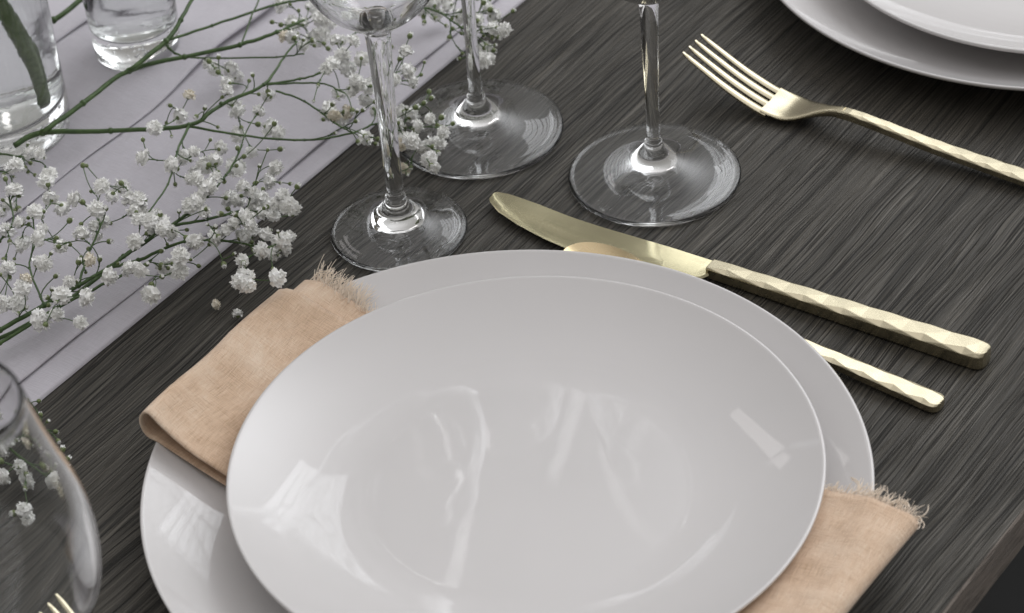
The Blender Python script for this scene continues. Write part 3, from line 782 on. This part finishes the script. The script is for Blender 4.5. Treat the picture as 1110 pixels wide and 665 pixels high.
sprig('white sprig reaching right behind the stem of the smallest wine glass', [
    [(46, 144, .026, 1.2), (90, 112, .028, 1.15), (140, 77, .03, 1.1), (200, 62, .032, 1.0), (260, 49, .034, .95), (300, 35, .036, .8), (330, 22, .036, .6)],
    [(178, 45, .034, .9), (190, 58, .030, .5), (215, 63, .028, .42), (300, 62, .03, .4), (330, 58, .034, .35)],
    [(286, 92, .03, .6), (325, 86, .03, .5), (352, 78, .032, .4)],
    [(289, 92, .03, .5), (345, 90, .03, .42), (372, 100, .03, .35)],
    [(205, 137, .028, .6), (260, 147, .028, .5), (330, 152, .024, .5), (382, 144, .022, .45), (412, 134, .022, .4), (440, 145, .02, .35)],
    [(299, 99, .03, .5), (330, 110, .028, .45), (362, 133, .026, .4), (382, 144, .024, .35)]],
    fl_rt, bd_rt, 31, O(46, 144), (.012, .042), 62)
sprig('white sprig at the top edge with blooms around a tall glass stem', [
    [(140, 77, .034, 1.1), (180, 45, .038, 1.1), (196, 22, .042, .95), (215, -8, .046, .8), (260, -40, .05, .8), (380, -40, .05, .7), (430, -10, .045, .6), (452, 5, .04, .5), (478, 14, .034, .45)],
    [(178, 45, .038, .7), (230, 28, .036, .62), (300, 5, .036, .6), (330, 0, .036, .5), (360, -6, .04, .45)],
    [(478, 14, .034, .45), (500, 30, .03, .4), (518, 40, .03, .35)],
    [(262, 48, .032, .45), (272, 20, .036, .42), (284, -8, .04, .4)],
    [(30, 25, .02, .8), (58, 22, .02, 1.3), (90, -2, .022, 1.3), (130, -30, .025, 1.2)]],
    fl_top, bd_top, 47, O(140, 77), (.012, .036), 40)
sprig('small white sprig at the left edge at the foot of the vase', [
    [(-40, 165, .016, .6), (0, 167, .018, .5), (30, 172, .02, .4), (48, 178, .022, .3)],
    [(-30, 300, .016, .6), (0, 262, .02, .5), (14, 240, .026, .4), (10, 215, .03, .32)],
    [(-40, 190, .016, .4), (4, 186, .018, .35), (15, 200, .02, .3)]],
    fl_lft, bd_lft, 53, O(-40, 165), (.014, .034), 20)
fl_gl = [(0,445,'c'),(18,477),(10,486),(30,506),(7,517),(38,517),(29,548),(34,560,'c'),(68,515,'c'),(-10,500),(-6,470),(45,478,'c')]
bd_gl = [(42,435),(30,434),(52,457),(63,478),(73,498),(44,450),(60,468),(68,488),(58,500),(50,480)]
sprig('small budding sprig on the bare wood, partly seen through the large lower left glass', [
    [(-60, 520, .008, .7), (-20, 500, .01, .6), (15, 486, .012, .5), (40, 470, .012, .4)],
    [(15, 486, .012, .45), (42, 500, .012, .4), (60, 510, .01, .3)]],
    fl_gl, bd_gl, 61, O(-60, 520), (.006, .018), 8, .3)
# two blossoms lying loose on the wood
for (x, y, cream, lab) in ((232, 331, True, 'faded tan blossom fallen on the dark wood between sprig and napkin'), (258, 343, False, 'tiny greenish white blossom fallen on the wood nearest the napkin')):
    rnd = random.Random(x); p = at(x, y, .0035)
    f = bpy.data.objects.new('fallen_blossom', (BLC if cream else BL)[0]); C.objects.link(f); f.location = p; f.scale = (.72,) * 3
    f.rotation_euler = (1.0, .5, 1.2 if cream else 3.0); prop(f, lab, 'flower', 'blossoms fallen on the wood')
    put('calyx', CX[0], f, (0, 0, 0), Matrix.Identity(3).to_quaternion(), 1.15)

# ------------------------------------------------------------------ light: tall windows of the room, a dim interior round about
def lamp(name, az, el, dist, w, h, power, col, tgt=(0, 1.1, 0), roll=0):
    """az: degrees right of the viewing direction, el: degrees above the table"""
    a, e = math.radians(az), math.radians(el); T = Vector(tgt)
    d = Vector((math.sin(a) * math.cos(e), math.cos(a) * math.cos(e), math.sin(e)))
    L = bpy.data.lights.new(name, 'AREA'); L.shape = 'RECTANGLE'; L.size = w; L.size_y = h; L.energy = power; L.color = col
    o = bpy.data.objects.new(name, L); C.objects.link(o); o.location = T + d * dist; o.rotation_euler = (-d).to_track_quat('-Z', 'Y').to_euler()
    return o
def win(az, el, dist, w, h, L, col):                    # L = brightness of the pane
    return lamp('window_light', az, el, dist, w, h, L * w * h * PI, col)
for k in range(8):                                     # sheer curtain in soft folds beside the big window
    win(8.6 + k * 2.15, 38, 3.0, .074, .85, 1.75, (.95, .97, 1.0))
win(72, 38, 3.0, .9, 1.7, 1.5, (.95, .97, 1.0))
win(-25, 42, 3.0, .15, .75, 1.15, (1.0, .95, .94))
win(-62, 36, 3.2, 1.2, 1.4, 1.1, (.93, .95, 1.0))
W = bpy.data.worlds.new('World'); S.world = W; W.use_nodes = True; nt = W.node_tree; bgn = nt.nodes['Background']
geo = N(nt, 'ShaderNodeTexCoord'); sep = N(nt, 'ShaderNodeSeparateXYZ'); nt.links.new(geo.outputs['Generated'], sep.inputs[0])
X, Y, Z = sep.outputs
# pale walls on the window side, a dim room behind the viewer
side = math_n(nt, 'ADD', math_n(nt, 'ADD', math_n(nt, 'MULTIPLY', X, .15), math_n(nt, 'MULTIPLY', Y, .06)), math_n(nt, 'MULTIPLY', math_n(nt, 'MULTIPLY', Z, math_n(nt, 'MAXIMUM', Z, 0.0)), .8))
nz = noise_n(nt, geo.outputs['Generated'], 2.4, 3, .5)
side = math_n(nt, 'ADD', side, math_n(nt, 'MULTIPLY', math_n(nt, 'SUBTRACT', nz.outputs['Fac'], .5), .25))
r = ramp(nt, side, [(.0, (.17, .162, .152)), (.18, (.23, .224, .214)), (.40, (.30, .294, .286)), (.85, (.84, .82, .825))])
# broad soft daylight through sheer curtains, to the right in front
wd_ = Vector((math.sin(math.radians(47)) * math.cos(math.radians(36)), math.cos(math.radians(47)) * math.cos(math.radians(36)), math.sin(math.radians(36))))
dt = N(nt, 'ShaderNodeVectorMath', operation='DOT_PRODUCT'); nt.links.new(geo.outputs['Generated'], dt.inputs[0]); dt.inputs[1].default_value = wd_
blob = math_n(nt, 'MULTIPLY', math_n(nt, 'POWER', math_n(nt, 'MAXIMUM', dt.outputs['Value'], 0.0), 19.0), 3.2)
cb = N(nt, 'ShaderNodeCombineXYZ')
for k, q in enumerate((.95, .97, 1.0)): nt.links.new(math_n(nt, 'MULTIPLY', blob, q), cb.inputs[k])
ra = N(nt, 'ShaderNodeVectorMath', operation='ADD'); nt.links.new(r.outputs[0], ra.inputs[0]); nt.links.new(cb.outputs[0], ra.inputs[1])
# thin bright streaks added to the surroundings, shaped for the plate to mirror
el = math_n(nt, 'ARCSINE', Z, 0); az = math_n(nt, 'ARCTAN2', X, Y)
def plate_streak(px, wdeg, amount, prev):
    pts = []
    for x, y in px:
        d = fw * F_PX + R_ * (x - PW / 2) - U_ * (y - PH / 2); d.normalize(); pts.append((math.asin(-d.z), math.atan2(d.x, d.y)))
    pts.sort(); e0, e1 = pts[0][0], pts[-1][0]; amin = min(p[1] for p in pts) - .01; amax = max(p[1] for p in pts) + .01
    fc = N(nt, 'ShaderNodeFloatCurve'); c = fc.mapping.curves[0]
    P = [((e - e0) / (e1 - e0), (a_ - amin) / (amax - amin)) for e, a_ in pts]
    c.points[0].location = P[0]; c.points[1].location = P[-1]
    for q in P[1:-1]: c.points.new(*q)
    for q in c.points: q.handle_type = 'VECTOR'
    fc.mapping.update()
    t = math_n(nt, 'DIVIDE', math_n(nt, 'SUBTRACT', el, e0), e1 - e0); nt.links.new(t, fc.inputs['Value'])
    ac = math_n(nt, 'ADD', math_n(nt, 'MULTIPLY', fc.outputs[0], amax - amin), amin)
    az_ = math_n(nt, 'ADD', az, math_n(nt, 'MULTIPLY', math_n(nt, 'SUBTRACT', noise_n(nt, geo.outputs['Generated'], 150, 2).outputs['Fac'], .5), .004))
    dd = math_n(nt, 'ABSOLUTE', math_n(nt, 'SUBTRACT', az_, ac), 0)
    wn = noise_n(nt, geo.outputs['Generated'], 90, 3)
    wd = math_n(nt, 'MULTIPLY', wn.outputs['Fac'], math.radians(wdeg) * 2)
    on = math_n(nt, 'SUBTRACT', 1.0, math_n(nt, 'MINIMUM', math_n(nt, 'DIVIDE', dd, wd), 1.0))
    ends = math_n(nt, 'MULTIPLY', math_n(nt, 'MINIMUM', math_n(nt, 'MAXIMUM', math_n(nt, 'MULTIPLY', t, 9), 0.0), 1.0), math_n(nt, 'MINIMUM', math_n(nt, 'MAXIMUM', math_n(nt, 'MULTIPLY', math_n(nt, 'SUBTRACT', 1.0, t), 9), 0.0), 1.0))
    v = math_n(nt, 'MULTIPLY', math_n(nt, 'MULTIPLY', on, ends), amount)
    return math_n(nt, 'ADD', prev, v) if prev is not None else v
g = plate_streak([(492, 405), (499, 425), (511, 450), (513, 478), (516, 505), (508, 545), (503, 570), (497, 612), (500, 628)], .05, 9.0, None)
g = plate_streak([(632, 405), (627, 430), (619, 460), (610, 485), (605, 505), (596, 525)], .035, 8.5, g)
g = plate_streak([(661, 405), (668, 425), (682, 448), (676, 470), (655, 482), (660, 505), (672, 540), (690, 570), (705, 585)], .045, 4.0, g)
g = plate_streak([(440, 435), (446, 460), (455, 490), (470, 505)], .045, 2.6, g)
mixc = N(nt, 'ShaderNodeVectorMath', operation='ADD'); nt.links.new(ra.outputs[0], mixc.inputs[0]); cg = N(nt, 'ShaderNodeCombineXYZ')
for k in range(3): nt.links.new(g, cg.inputs[k])
nt.links.new(cg.outputs[0], mixc.inputs[1]); nt.links.new(mixc.outputs[0], bgn.inputs['Color']); bgn.inputs['Strength'].default_value = 1.0

# ------------------------------------------------------------------ render settings
S.view_settings.view_transform = 'Standard'; S.view_settings.look = 'None'; S.view_settings.exposure = .50; S.view_settings.gamma = 1
S.render.engine = 'CYCLES'
S.cycles.max_bounces = 16; S.cycles.transmission_bounces = 14; S.cycles.glossy_bounces = 6; S.cycles.diffuse_bounces = 4; S.cycles.transparent_max_bounces = 12
S.cycles.caustics_reflective = True; S.cycles.caustics_refractive = True; S.cycles.blur_glossy = .5
S.cycles.sample_clamp_indirect = 6; S.cycles.use_denoising = True
